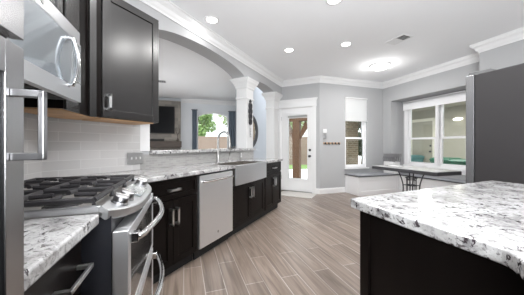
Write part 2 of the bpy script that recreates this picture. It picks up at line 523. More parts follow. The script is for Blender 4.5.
bx(-hw, hw, .0, .13, 0, .02).build('threshold', M['nickel'], dr)
kn = MB().lathe([(.028, .03), (.028, .022), (.011, .018), (.011, -.02), (.026, -.03), (.030, -.045), (.024, -.06), (.006, -.064)], (.345, 0, .90), 16, 'y')
kn.build('door_knob', M['wrought'], dr, smooth=True)
MB().lathe([(.028, .03), (.028, .012), (.020, .004), (.008, .0)], (.345, 0, 1.05), 16, 'y').build('deadbolt', M['wrought'], dr, smooth=True)
for z in (.35, 1.85):
    bx(-hw - .012, -hw + .004, .02, .034, z - .05, z + .05).build('hinge', M['nickel'], dr)
# raised blind at the top of the door glass
bl = thing('raised_blind', 'white slatted blind gathered up at the top of the patio door glass', 'blind', (-1.779, 5.59, 1.85), 0)
bx(-.25, .25, -.035, .0, .055, .10).build('head_rail', M['shade'], bl, bev=.004)
sl = MB()
for k in range(6): sl.box(-.245, .245, -.032, -.003, .008 + k * .008, .013 + k * .008)
sl.build('slat_stack', M['plate'], bl, )
bx(-.25, .25, -.034, -.001, -.006, .006).build('bottom_rail', M['shade'], bl)

# -- windows
def sash_window(root, x0, x1, zb, zt, zm, y=.05, t=.05):
    """one double hung unit with outer frame, two sashes, two panes"""
    f = MB()
    f.box(x0, x0 + .03, y - .03, y + .07, zb, zt); f.box(x1 - .03, x1, y - .03, y + .07, zb, zt)
    f.box(x0, x1, y - .03, y + .07, zt - .03, zt); f.box(x0, x1, y - .03, y + .07, zb, zb + .03)
    f.build('window_frame', M['bench'], root)
    for nm, a, b, yy in (('upper_sash', zm - .02, zt - .03, y + .03), ('lower_sash', zb + .03, zm + .025, y)):
        s = MB(); xa, xb = x0 + .03, x1 - .03
        s.box(xa, xa + .045, yy, yy + .03, a, b); s.box(xb - .045, xb, yy, yy + .03, a, b)
        s.box(xa, xb, yy, yy + .03, a, a + .045); s.box(xa, xb, yy, yy + .03, b - .045, b)
        so_ = s.build(nm, M['bench'], root)
        bx(xa + .045, xb - .045, yy + .012, yy + .018, a + .045, b - .045).build('pane', M['glass'], so_)
w1o = struct(thing('window_1', None, None, W(UW, 0), 45))
sash_window(w1o, w0, w1, zb, zt, 1.347, .06)
sl = MB(); sl.box(w0 - .03, w1 + .03, -.05, .09, zb - .03, zb)
sl.build('window_sill', M['trim'], w1o, bev=.005)
rs = thing('roller_shade', 'white pleated shade pulled halfway down the narrow window beside the key rack', 'window shade', W(UW, (w0 + w1) / 2, 1.79), 45)
pl = MB(); npl = 22; hh = .575
rings = []
for k in range(npl * 2 + 1):
    z = k * hh / (npl * 2); o = .004 if k % 2 else -.004
    rings.append([(-.335, o - .003, z), (.335, o - .003, z), (.335, o + .003, z), (-.335, o + .003, z)])
pl.loft(rings).build('shade_cloth', M['shade'], rs)
bx(-.337, .337, -.02, .015, -.02, .0).build('bottom_rail', M['trim'], rs, bev=.003)
bx(-.337, .337, -.02, .025, hh - .03, hh).build('head_rail', M['trim'], rs, bev=.003)
w2o = struct(thing('window_2', None, None, (0, 0, 0), -45))
sash_window(w2o, -4.45, -3.70, bb, bt, 1.33, SR + .03)
sash_window(w2o, -3.68, -2.93, bb, bt, 1.33, SR + .03)
cs = MB(); cs.box(-4.50, -4.43, SR - .018, SR, bb - .05, bt); cs.box(-2.95, -2.88, SR - .018, SR, bb - .05, bt); cs.box(-3.715, -3.665, SR - .018, SR + .07, bb, bt)
cs.box(-4.52, -2.86, SR - .04, SR, bb - .04, bb); cs.box(-4.50, -2.88, SR - .018, SR, bb - .12, bb - .04)
cs.build('window_casing', M['bench'], w2o)
rs = thing('roller_shade', 'white shade rolled up across the top of the wide breakfast-nook window', 'window shade', W(3.69, SR - .035, 2.12), -45)
MB().tube([(-.81, 0, .085), (.81, 0, .085)], .03, 12).build('roll', M['bench'], rs, smooth=True)
bx(-.80, .80, -.036, -.030, -.055, .085).build('shade_cloth', M['bench'], rs)
bx(-.80, .80, -.040, -.026, -.068, -.053).build('bottom_rail', M['bench'], rs)
bx(-.81, .81, -.04, .033, .118, .15).build('head_rail', M['trim'], rs)
w3 = struct(thing('window_3', None, None, LW0, 45))
rn = []
def arc_pts(x0, x1, zs, zp, n=16):
    return [((x0 + x1) / 2 - math.cos(PI * i / n) * (x1 - x0) / 2, zs + (zp - zs) * math.sin(PI * i / n)) for i in range(n + 1)]
out = [(aL, .85)] + arc_pts(aL, aR, aS, aP) + [(aR, .85)]
inn = [(aL + .05, .90)] + arc_pts(aL + .05, aR - .05, aS, aP - .05) + [(aR - .05, .90)]
fm = MB()
fm.loft([[(o[0], .03, o[1]), (i[0], .03, i[1]), (i[0], .09, i[1]), (o[0], .09, o[1])] for o, i in zip(out + out[:1], inn + inn[:1])], True, False)
fm.build('window_frame', M['trim'], w3)
g = MB(); g.loft([[(p[0], y, p[1]) for p in inn] for y in (.057, .063)]); g.build('pane', M['glass'], w3)
bx(aL - .05, aR + .05, -.05, .10, .81, .85).build('window_sill', M['trim'], w3)

# ================================================================== FITTED KITCHEN
def pull(root, x, y, z, L=.14, vert=True, name='handle', so=.040, t=.019):
    """flat D-shaped bar pull; y = face plane, stands out to -y"""
    m = MB(); h = L / 2
    if vert:
        m.box(x - t / 2, x + t / 2, y - so, y - so + t * .7, z - h, z + h)
        m.box(x - t / 2, x + t / 2, y - so, y, z - h, z - h + t); m.box(x - t / 2, x + t / 2, y - so, y, z + h - t, z + h)
    else:
        m.box(x - h, x + h, y - so, y - so + t * .7, z - t / 2, z + t / 2)
        m.box(x - h, x - h + t, y - so, y, z - t / 2, z + t / 2); m.box(x + h - t, x + h, y - so, y, z - t / 2, z + t / 2)
    return m.build(name, M['pullmetal'], root, bev=.0015)
def shaker(root, x0, x1, z0, z1, y, name='door', m='esp', st=.058, flat=False):
    """frame-and-panel front; y = outer face"""
    b = MB()
    if flat:
        b.box(x0, x1, y, y + .02, z0, z1)
    else:
        b.box(x0, x0 + st, y, y + .02, z0, z1); b.box(x1 - st, x1, y, y + .02, z0, z1)
        b.box(x0 + st, x1 - st, y, y + .02, z0, z0 + st); b.box(x0 + st, x1 - st, y, y + .02, z1 - st, z1)
        b.box(x0 + st - .002, x1 - st + .002, y + .009, y + .018, z0 + st - .002, z1 - st + .002)
    return b.build(name, M[m], root, bev=.002)
def base_cab(name, label, loc, rz, w_, depth, doors=2, drawer=True, zt=.874, hz=None, hx=.032):
    c = thing(name, label, 'cabinet', loc, rz)
    b = MB(); h = w_ / 2
    b.box(-h, h, .02, depth, .10, zt)
    b.build('carcass', M['esp'], c)
    bx(-h, h, .075, .10, 0, .10).build('toe_kick', M['rubber'], c)
    dz = zt - .012
    if drawer:
        f = shaker(c, -h + .012, h - .012, zt - .178, zt - .012, 0, 'drawer', flat=False, st=.035)
        pull(f, 0, 0, zt - .10, .13, False)
        dz = zt - .195
    if doors == 2:
        a = shaker(c, -h + .012, -.002, .115, dz, 0); pull(a, -hx, 0, hz or dz - .14, .15)
        a = shaker(c, .002, h - .012, .115, dz, 0); pull(a, hx, 0, hz or dz - .14, .15)
    elif doors == 1:
        a = shaker(c, -h + .012, h - .012, .115, dz, 0); pull(a, h - .05, 0, dz - .12, .15)
    return c
XF = -1.60
base_cab('base_cabinet', 'dark espresso base cabinet between the range and the dishwasher, one drawer over two doors', (XF, 1.475, 0), 90, .63, .595)
sk = base_cab('sink_cabinet', 'dark espresso cabinet of two doors under the steel apron sink', (XF, 2.87, 0), 90, .92, .595, drawer=False, zt=.655)
base_cab('base_cabinet', 'dark espresso base cabinet at the far end of the counter, beside the sink', (XF, 3.69, 0), 90, .70, .595)
c = thing('corner_filler', 'dark espresso filler panel joining the range to the sink-run cabinets', 'cabinet panel', W(1.84, -.335), 135)
bx(-.075, .09, 0, .02, .10, .874).build('panel', M['esp'], c)
# left base cabinet by the range
c = thing('base_cabinet', 'dark espresso drawer cabinet under the granite between the tall pantry and the range', 'cabinet', W(.775, -.335), 135)
bx(-.19, .21, .02, .64, .10, .874).build('carcass', M['esp'], c)
bx(-.19, .195, .075, .10, 0, .10).build('toe_kick', M['rubber'], c)
f = shaker(c, -.18, .185, .66, .862, 0, 'drawer', st=.04, flat=True); pull(f, .075, 0, .755, .165, False, so=.045, t=.014)
f = shaker(c, -.18, .185, .39, .652, 0, 'drawer', st=.04, flat=True); pull(f, .075, 0, .53, .165, False, so=.045, t=.014)
f = shaker(c, -.18, .185, .115, .382, 0, 'drawer', st=.04, flat=True); pull(f, .075, 0, .26, .165, False, so=.045, t=.014)

# tall built-in appliance at the camera's left
c = thing('built_in_cooler', 'tall stainless steel appliance with black glass door and square handle at the left edge', 'appliance', W(.555, -.283), 135)
bx(-.66, 0, .022, .69, .10, 2.40).build('housing', M['tallsteel'], c)
bx(-.66, 0, .08, .69, 0, .10).build('toe_kick', M['rubber'], c)
b = MB(); x0_, x1_, z0_, z1_, st_ = -.655, -.001, .115, 1.340, .048
b.box(x0_, x0_ + st_, 0, .02, z0_, z1_); b.box(x1_ - st_, x1_, 0, .02, z0_, z1_); b.box(x0_ + st_, x1_ - st_, 0, .02, z0_, z0_ + .06); b.box(x0_ + st_, x1_ - st_, 0, .02, z1_ - .057, z1_)
f = b.build('door', M['tallsteel'], c, bev=.0015)
bx(x0_ + st_ - .002, x1_ - st_ + .002, .004, .018, z0_ + .058, z1_ - .055).build('door_glass', M['darkpane'], f)
hd = pull(f, -.034, 0, 1.196, .124, True, so=.047, t=.013); hd.data.materials[0] = M['knob']
bx(-.655, -.001, 0, .02, 1.356, 2.39).build('upper_panel', M['tallsteel'], c, bev=.0015)

# worktops
def worktop(name, label, poly, bev=.008):
    return tag(MB().prism([(p[0], p[1]) for p in poly], .874, .914).build(name, M['granite'], bev=bev, seg=3), label, 'countertop')
worktop('worktop', 'speckled white granite countertop along the sink wall and behind the range',
        [(-2.19, .81), (-2.19, 4.05), (-1.565, 4.05), (-1.565, 3.315), (-2.02, 3.315), (-2.02, 2.425), (-1.565, 2.425), (-1.565, 1.155), W(1.768, -.29), W(1.768, -.865), W(.995, -.865), W(.995, -.978), W(2.09, -.978)])
worktop('worktop', 'short speckled granite countertop between the range and the tall pantry',
        [W(.988, -.29), W(.988, -.978), W(.565, -.978), W(.565, -.29)])

# dishwasher
c = thing('dishwasher', 'stainless steel dishwasher with a bowed bar handle under the granite counter', 'dishwasher', (XF, 2.10, 0), 90)
bx(-.298, .298, .03, .58, .10, .865).build('tub', M['blackmet'], c)
dd = MB().box(-.297, .297, -.012, .03, .115, .852).build('door', M['steelv'], c, bev=.006)
pts = [(-.26, -.012, .79), (-.258, -.04, .792), (-.24, -.052, .793)] + [(-.24 + .48 * k / 10, -.052 - .012 * math.sin(PI * k / 10), .793) for k in range(1, 10)] + [(.24, -.052, .793), (.258, -.04, .792), (.26, -.012, .79)]
MB().tube(pts, .012, 8).build('handle', M['chrome'], dd, smooth=True)
MB().lathe([(.014, -.013), (.014, -.0155), (.011, -.016)], (0, 0, .205), 16, 'y').build('emblem', M['plate'], dd)
bx(-.298, .298, .06, .08, 0, .11).build('toe_kick', M['rubber'], c)
# farmhouse sink
c = thing('apron_sink', 'wide stainless steel apron-front sink set into the granite counter', 'sink', (-1.56, 2.87, .66), 90)
b = MB()
n = 14; ring = []
for k in range(n + 1):
    x = -.44 + .88 * k / n
    y = -.018 * (1 - (2 * k / n - 1) ** 2)
    ring.append([(x, y, 0), (x, .02, 0), (x, .02, .252), (x, y, .252)])
b.loft(ring).build('apron_front', M['steel'], c, bev=.004)
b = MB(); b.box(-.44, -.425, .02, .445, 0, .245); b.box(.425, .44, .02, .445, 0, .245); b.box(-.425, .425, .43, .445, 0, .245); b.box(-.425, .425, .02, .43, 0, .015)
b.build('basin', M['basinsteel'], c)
MB().lathe([(.045, .015), (.045, .018), (.03, .017)], (0, .24, 0), 16).build('drain', M['chrome'], c)
# faucet
c = thing('faucet', 'tall brushed nickel gooseneck faucet behind the apron sink', 'faucet', (-2.09, 2.765, .914), 0)
MB().lathe([(.028, 0), (.028, .008), (.022, .02), (.022, .09), (.0175, .12), (.0175, .13)], seg=16).build('base', M['nickel'], c, smooth=True)
pts = [(0, 0, .12), (0, 0, .33)] + [(.10 - .10 * math.cos(PI * k / 10), 0, .33 + .115 * math.sin(PI * k / 10)) for k in range(1, 10)] + [(.20, 0, .33), (.207, 0, .27)]
MB().tube(pts, .0165, 10).build('neck', M['nickel'], c, smooth=True)
MB().lathe([(.014, .27), (.017, .24), (.019, .20), (.016, .195)], (.208, 0, 0), 14).build('spray_head', M['nickel'], c, smooth=True)
c = thing('soap_dispenser', 'small curved nickel soap dispenser to the right of the tall faucet', 'soap dispenser', (-2.09, 3.06, .914), 0)
MB().lathe([(.02, 0), (.02, .01), (.012, .02), (.010, .08)], seg=12).build('base', M['nickel'], c, smooth=True)
MB().tube([(0, 0, .07), (.005, .0, .13), (.03, 0, .185), (.07, 0, .222), (.105, 0, .225), (.13, 0, .205)], .0095, 8).build('spout', M['nickel'], c, smooth=True)

# upper cabinets
c = thing('upper_cabinet', 'dark espresso wall cabinet with one shaker door at the end of the tiled wall', 'cabinet', (-1.87, 1.285, 1.37), 90)
bx(-.25, .265, .02, .315, .004, .99).build('carcass', M['espup'], c)
bx(-.235, .23, .03, .305, -.004, .004).build('underside', M['under'], c)
f = shaker(c, -.242, .264, .008, .985, 0, m='espup', st=.062); pull(f, -.205, 0, .125, .125)
c = thing('upper_cabinet', 'dark espresso filler cabinet in the corner between the microwave and the single-door wall cabinet', 'cabinet', (0, 0, 1.37), 0)
pc = [(-1.87, 1.03), (-1.87, .94), W(1.635, -.658), W(1.635, -.97), (-2.17, .865), (-2.17, 1.03)]
MB().prism([(p[0], p[1]) for p in pc], .004, .99).build('carcass', M['esp'], c)
pc2 = [(-1.885, 1.02), (-1.885, .946), W(1.65, -.675), W(1.65, -.96), (-2.16, .875), (-2.16, 1.02)]
MB().prism([(p[0], p[1]) for p in pc2], -.004, .004).build('underside', M['under'], c)
fs = bx(1.64, 1.815, .646, .658, .0, .985).build('face_stile', M['espup'], c); fs.rotation_euler = (0, 0, D2R(135))
bx(-1.87, -1.856, .948, .992, .0, .985).build('face_stile', M['espup'], c)

c = thing('upper_cabinet', 'dark espresso two-door cabinet above the microwave', 'cabinet', W(1.25, -.658, 1.835), 135)
bx(-.38, .38, .02, .325, 0, .525).build('carcass', M['espup'], c)
for a, b_ in ((-.378, -.002), (.002, .378)):
    f = shaker(c, a, b_, .002, .52, 0, m='espup', st=.055); pull(f, .03 if a > -.1 else -.03, 0, .10, .12)

# microwave
c = thing('microwave', 'stainless over-the-range microwave with a curved vertical handle, under the dark cabinets', 'microwave', W(1.24, -.573, 1.41), 135)
bx(-.375, .375, .03, .40, .01, .405).build('body', M['blackmet'], c)
bx(-.38, .38, 0, .03, .335, .405).build('vent_trim', M['steel'], c, bev=.004)
b = MB(); b.box(-.38, .38, -.004, .03, 0, .075); b.box(.305, .38, -.004, .03, .075, .33); b.box(-.38, -.36, -.004, .03, .075, .33)
dd = b.build('door', M['steel'], c)
bx(-.36, .305, -.002, .025, .075, .33).build('door_glass', M['mirrorglass'], dd)
pts = [(.225, -.004, .062), (.225, -.022, .064), (.225, -.030, .085)] + [(.225, -.030 - .017 * math.sin(PI * k / 10), .085 + .20 * k / 10) for k in range(1, 10)] + [(.225, -.030, .285), (.225, -.022, .306), (.225, -.004, .308)]
MB().tube(pts, .011, 10).build('handle', M['chrome'], dd, smooth=True)
bx(.305, .372, -.006, .0, .10, .32).build('control_strip', M['lcd'], dd)
MB().lathe([(.014, 0), (.014, -.003), (.010, -.0035)], (0, 0, .37), 16, 'y').build('emblem', M['plate'], c)
vb = MB()
for k in range(10): vb.box(-.34 + k * .07, -.29 + k * .07, .05, .36, .004, .010)
vb.build('grease_filter', M['ventdark'], c)
bx(-.34, -.2, .05, .12, .0, .008).build('task_lamp', M['plate'], c)

# range
RG = thing('gas_range', 'stainless steel gas range with a black-grated cooktop set diagonally in the corner', 'range', W(1.378, -.235), 135)
HWR = .38
b = MB(); b.box(-HWR + .006, HWR - .006, .022, .615, .05, .895)
b.build('body', M['blackmet'], RG)
MB().box(-HWR, HWR, .045, .62, .895, .922).build('cooktop', M['decksteel'], RG, bev=.006)
# bow-front control panel
ring = []
n = 20
for k in range(n + 1):
    t = -1 + 2 * k / n
    x = HWR * t
    yf = .030 - .085 * (1 - abs(t) ** 3.5)
    zf = .932 - (.06 - yf) * .30
    ring.append([(x, .062, .903), (x, .062, .930), (x, .052, .937), (x, yf + .012, zf + .004), (x, yf + .003, zf), (x, yf, zf - .005), (x, yf + .002, zf - .032), (x, yf + .012, zf - .038)])
cp = MB().loft(ring).build('control_panel', M['panelsteel'], RG, smooth=True, sharp=14)
def knob(x, y, z):
    k = MB().lathe([(.036, -.008), (.035, .004), (.030, .009), (.029, .026), (.026, .030), (.001, .031)], seg=18).build('knob', M['knob'], cp, smooth=True)
    k.location = (x, y, z); k.rotation_euler = (D2R(20), 0, 0)
    g_ = MB().box(-.006, .006, -.026, .026, .028, .040).build('grip', M['nickel'], k, bev=.001)
for x, y in ((-.275, .018), (-.185, .014), (.185, .014), (.275, .018)):
    knob(x, y, .921)
dsp = bx(-.095, .095, -.042, .042, -.002, .006).build('display', M['lcd'], cp, bev=.002)
dsp.location = (0, .005, .921); dsp.rotation_euler = (D2R(17), 0, 0)
# oven doors
def oven_door(z0, z1, hz, nm):
    b = MB()
    b.box(-HWR + .006, -HWR + .05, -.035, .020, z0, z1); b.box(HWR - .05, HWR - .006, -.035, .020, z0, z1)
    b.box(-HWR + .05, HWR - .05, -.035, .020, z0, z0 + .03); b.box(-HWR + .05, HWR - .05, -.035, .020, z1 - .05, z1)
    d_ = b.build(nm, M['steelv'], RG, bev=.003)
    bx(-HWR + .05, HWR - .05, -.033, .015, z0 + .03, z1 - .05).build('door_glass', M['blackglass'], d_)
    xs = HWR - .05
    pts = [(-xs, -.035, hz), (-xs, -.065, hz)] + [(-xs + .02 + (2 * xs - .04) * k / 14, -.075 - .045 * math.sin(PI * k / 14), hz) for k in range(15)] + [(xs, -.065, hz), (xs, -.035, hz)]
    MB().tube(pts, .0135, 10).build('handle', M['chrome'], d_, smooth=True)
    for sgn in (-1, 1):
        bx(sgn * xs - .018, sgn * xs + .018, -.065, -.033, hz - .02, hz + .02).build('handle_bracket', M['chrome'], d_, bev=.004)
oven_door(.475, .835, .795, 'upper_oven_door')
oven_door(.07, .462, .425, 'lower_oven_door')
for sg in (-1, 1):
    MB().box(sg * (HWR - .011) - .011, sg * (HWR - .011) + .011, .058, .62, .90, .938).build('side_trim', M['steel'], RG, bev=.005)
# burners and grates
for x, y in ((-.25, .22), (-.25, .47), (0, .345), (.25, .22), (.25, .47)):
    bo = MB().lathe([(.055, .920), (.055, .926), (.04, .930), (.04, .936), (.001, .937)], (x, y, 0), 18).build('burner', M['iron'], RG, smooth=True)
    MB().lathe([(.062, .919), (.066, .921), (.062, .923), (.055, .9235)], (x, y, 0), 18).build('burner_ring', M['chrome'], bo)
for gx in (-.240, 0, .240):
    gg = MB(); a, z = .114, .957
    ys = (.085, .600)
    r = .0115
    for x in (gx - a, gx + a):
        gg.tube([(x, ys[0], .925), (x, ys[0], z), (x, ys[1], z), (x, ys[1], .925)], r, 6)
    for y in (ys[0], .345, ys[1]):
        gg.tube([(gx - a, y, z), (gx + a, y, z)], r, 6)
    for y0 in (.22, .47):
        gg.tube([(gx - a, y0, z), (gx - .035, y0, z + .004)], r * .85, 6); gg.tube([(gx + a, y0, z), (gx + .035, y0, z + .004)], r * .85, 6)
        gg.tube([(gx, y0 - .11, z), (gx, y0 - .035, z + .004)], r * .85, 6); gg.tube([(gx, y0 + .11, z), (gx, y0 + .035, z + .004)], r * .85, 6)
    gg.build('grate', M['iron'], RG)

# triple switch plate and outlet on the backsplash
c = thing('switch_plate', 'steel three-gang switch plate on the grey tile below the wall cabinet', 'switch plate', (XW + .020, 1.525, 1.033), 90)
bx(-.082, .082, -.006, 0, -.058, .058).build('cover_plate', M['plate'], c, bev=.003)
for x in (-.046, 0, .046):
    bx(x - .006, x + .006, -.016, -.005, -.012, .012).build('toggle', M['white'], c, bev=.001)
c = thing('outlet', 'small white outlet on the low tile strip behind the sink', 'outlet', (XW + .020, 3.55, .99), 90)
bx(-.035, .035, -.005, 0, -.055, .055).build('cover_plate', M['plate'], c, bev=.002)
for z in (-.022, .022): bx(-.016, .016, -.008, -.004, z - .014, z + .014).build('socket', M['white'], c, bev=.002)

# island
IA, IB, ID = Vector((-.118, 1.155)), Vector((.722, 2.19)), Vector((.278, .748))
e2 = Vector((Q, -Q))
ipoly = [IA, ID, Vector((.262, -.9)), Vector((1.9, -.9)), Vector((1.9, (IB + e2 * (1.9 - IB.x) / Q).y)), IB]
def rounded(x0, x1, y0, y1, r, n=5):
    p = []
    for cx_, cy_, a0 in ((x1 - r, y0 + r, -90), (x1 - r, y1 - r, 0), (x0 + r, y1 - r, 90), (x0 + r, y0 + r, 180)):
        for k in range(n + 1):
            a = D2R(a0 + 90 * k / n); p.append((cx_ + r * math.cos(a), cy_ + r * math.sin(a)))
    return p
def inset(poly, d):
    out = []
    n = len(poly)
    for i in range(n):
        a, b, c_ = poly[i - 1], poly[i], poly[(i + 1) % n]
        n1 = Vector((-(b - a).normalized().y, (b - a).normalized().x)); n2 = Vector((-(c_ - b).normalized().y, (c_ - b).normalized().x))
        m_ = (n1 + n2).normalized(); out.append(b + m_ * d / max(.4, m_.dot(n1)))
    return out
def round_poly(poly, r, n=4):
    out = []
    for i in range(len(poly)):
        a, b, c_ = poly[i - 1], poly[i], poly[(i + 1) % len(poly)]
        p0 = b + (a - b).normalized() * r; p1 = b + (c_ - b).normalized() * r
        for k in range(n + 1):
            t = k / n; out.append(p0 * (1 - t) ** 2 + b * 2 * t * (1 - t) + p1 * t * t)
    return out
c = thing('island', 'dark espresso kitchen island in the right foreground with a thick granite top', 'island', (0, 0, 0), 0)
MB().prism([(p.x, p.y) for p in inset(ipoly, .042)], 0, .874).build('base', M['esp'], c)
ib = inset(ipoly, .036)
sd = (ib[1] - ib[0]).normalized(); sn = Vector((sd.y, -sd.x)) * .004
q0, q1 = ib[0] + sd * .004, ib[0] + sd * .055
MB().prism([tuple(q0 + sn), tuple(q1 + sn), tuple(q1 - sn * 2), tuple(q0 - sn * 2)], 0, .874).build('corner_stile', M['esp'], c, bev=.001)
tp = MB().prism([(p.x, p.y) for p in round_poly(ipoly, .022)], .872, .914).build('stone_top', M['granite'], c, bev=.007, seg=3)
tp['label'] = 'thick speckled white granite top with dark veins'
# fridge (its side towards the camera)
FU = W(0, 0)
fx = Vector((.775, 2.67, 0))
c = thing('refrigerator', 'tall refrigerator behind the island, dark grey side with a steel door edge', 'refrigerator', fx, 225)
# local x -> (-1,-1) towards camera side, local y -> (1,-1) into the body ; camera-side face at x=0
bx(-.90, 0, .0, .70, .02, 1.785).build('body', M['fridgeside'], c, bev=.004)
bx(-.445, -.002, -.075, -.008, .62, 1.79).build('door', M['tallsteel'], c, bev=.008)
bx(-.90, -.449, -.075, -.008, .62, 1.79).build('door', M['tallsteel'], c, bev=.008)
bx(-.90, -.002, -.075, -.008, .06, .61).build('freezer_drawer', M['tallsteel'], c, bev=.008)
bx(-.89, -.01, -.008, .0, .06, 1.78).build('door_gasket', M['rubber'], c)
hc = MB(); hc.loft([[(-.09, -.06, 1.785), (-.01, -.06, 1.785), (-.01, .15, 1.785), (-.09, .15, 1.785)], [(-.085, -.055, 1.815), (-.015, -.055, 1.815), (-.015, .10, 1.812), (-.085, .10, 1.812)]])
hc.build('hinge_cover', M['ventdark'], c, bev=.004)
bx(-.07, -.02, -.065, -.03, 1.79, 1.80).build('hinge', M['ventdark'], c)
for x in (-.40, -.50):
    m = MB(); m.tube([(x, -.075, .75), (x, -.12, .76), (x, -.125, .80), (x, -.125, 1.5), (x, -.12, 1.54), (x, -.075, 1.55)], .012, 8); m.build('handle', M['chrome'], c, smooth=True)

# ================================================================== BREAKFAST NOOK
def chest(name, label, loc, rz, L, Dp, h=.43):
    c = thing(name, label, 'bench', loc, rz)
    bx(0, L, .012, Dp, 0, h - .02).build('box', M['bench'], c)
    b = MB(); b.box(0, .06, 0, .012, 0, h - .02); b.box(L - .06, L, 0, .012, 0, h - .02); b.box(.06, L - .06, 0, .012, 0, .10); b.box(.06, L - .06, 0, .012, h - .09, h - .02)
    b.build('face_frame', M['bench'], c, bev=.003)
    bx(-.015, L, -.015, Dp, h - .02, h).build('lid', M['trim'], c, bev=.003)
    return c
DB = .475
c = chest('window_bench', 'white panelled storage bench with a grey cushion under the narrow window', W(UW - DB - .003, 3.80), 45, SB - 3.80 - .004, DB)
bx(-.018, SB - 3.805, -.018, DB, .4305, .447).build('cushion_piping', M['tableedge'], c)
bx(-.012, SB - 3.812, -.014, DB - .01, .447, .472).build('cushion', M['cushion'], c, bev=.008)
c = chest('window_bench', 'long white window seat with a dark-edged cushion under the wide nook window', W(4.54, SB + .012), -45, 1.78, SR - SB - .016)
bx(0, 1.78, -.02, .38, .4305, .450).build('cushion_piping', M['tableedge'], c)
bx(.01, 1.77, -.016, .375, .450, .464).build('cushion', M['cushion'], c, bev=.008)

# table
tn = Vector((.832, 4.43, 0))
c = thing('nook_table', 'stone-topped table with a dark edge on curved iron legs in front of the window seat', 'table', tn, 135)
# local x -> (-1,1) (left), y -> (-1,-1): so depth is -y
tt = rounded(0, 1.34, -.61, 0, .05)
MB().prism(tt, .678, .735).build('edge_band', M['tableedge'], c, bev=.006)
MB().prism(rounded(.006, 1.334, -.604, -.006, .046), .735, .745).build('top', M['tabletop'], c, bev=.004)
cx0, cy0 = .67, -.305
for sx in (-1, 1):
    for sy in (-1, 1):
        m = MB(); pts = []
        for k in range(13):
            t = k / 12
            z = .668 * (1 - t)
            rr = .155 - .065 * math.sin(PI * t) + .01 * t
            pts.append((cx0 + sx * rr, cy0 + sy * rr * .9, z + .004))
        m.tube(pts, .011, 6); m.build('leg', M['wrought'], c, smooth=True)
m = MB()
for zz, q_ in ((.56, .098), (.24, .105)): m.tube([(cx0 + q_ * math.cos(2 * PI * k / 20), cy0 + q_ * .92 * math.sin(2 * PI * k / 20), zz) for k in range(20)], .008, 6, True)
for k in range(4): m.tube([(cx0 + .098 * math.cos(PI / 2 * k), cy0 + .092 * math.sin(PI / 2 * k), zz) for zz in (.24, .40, .56)], .007, 6)
m.tube([(cx0 + .095 * math.cos(2 * PI * k / 20), cy0 + .09 * math.sin(2 * PI * k / 20), .42) for k in range(20)], .009, 6, True)
m.tube([(cx0 - .09, cy0 - .085, .42), (cx0 + .09, cy0 + .085, .42)], .008, 6); m.tube([(cx0 - .09, cy0 + .085, .42), (cx0 + .09, cy0 - .085, .42)], .008, 6)
m.tube([(cx0 - .10, cy0, .52), (cx0 + .10, cy0, .52)], .008, 6); m.tube([(cx0, cy0 - .09, .52), (cx0, cy0 + .09, .52)], .008, 6)
m.build('leg_brace', M['wrought'], c, smooth=True)
m = MB(); m.box(cx0 - .21, cx0 + .21, cy0 - .19, cy0 + .19, .670, .678); m.build('mounting_plate', M['wrought'], c)
tag(place(bx(-.10, .10, -.07, .07, 0, .004).build('paper_sheet', M['white']), (.33, 5.42, .7455), 135), 'white paper lying on the far end of the stone-topped nook table', 'paper')
# ornamental wire basket on the window seat
c = thing('wire_basket', 'tall white box with a curly silver wire rim on the window bench corner', 'basket', W(4.43, 4.89, .474), -45)
bx(-.15, .15, -.10, .10, 0, .29).build('box', M['white'], c, bev=.01)
for sgn in (-1, 1):
    m = MB()
    m.tube([(-.175, sgn * .085, .30), (.175, sgn * .085, .30)], .010, 6)
    for k in range(6):
        x = -.15 + k * .06
        m.tube([(x + .028 * math.cos(2 * PI * j / 10), sgn * .085, .355 + .06 * math.sin(2 * PI * j / 10)) for j in range(10)], .013, 6, True)
        m.tube([(x + .03 + .017 * math.cos(2 * PI * j / 8), sgn * .085, .45 + .035 * math.sin(2 * PI * j / 8)) for j in range(8)], .011, 6, True)
    m.build('wire_rim', M['knob'], c, smooth=True)

# wall things beside the patio door (window wall W, x = s coordinate)
c = thing('wall_thermostat', 'small white keypad on the wall above the key rack', 'keypad', W(UW, 3.21, 1.505), 45)
bx(-.045, .045, -.022, 0, -.04, .05).build('case', M['white'], c, bev=.004)
bx(-.03, .03, -.024, -.021, .005, .035).build('screen', M['shade'], c)
c = thing('switch_plate', 'grey double switch plate between the white keypad and the key rack', 'switch plate', W(UW, 3.205, 1.375), 45)
bx(-.055, .055, -.006, 0, -.058, .058).build('cover_plate', M['plate'], c, bev=.003)
for x in (-.024, .024): bx(x - .014, x + .014, -.010, -.005, -.03, .03).build('rocker', M['grey'], c, bev=.002)
c = thing('key_rack', 'narrow wooden key rack with five dark hooks below the switch plate', 'key rack', W(UW, 3.41, 1.215), 45)
bx(-.24, .24, -.018, 0, -.022, .022).build('board', M['hookA'], c, bev=.004)
for k in range(5):
    x = -.19 + k * .095
    m = MB(); m.lathe([(.022, -.018), (.022, -.024), (.008, -.026)], (x, 0, 0), 12, 'y'); m.tube([(x, -.022, 0), (x, -.045, -.005), (x, -.05, -.025), (x, -.04, -.04)], .006, 6)
    m.build('hook', M['wrought'], c, smooth=True)

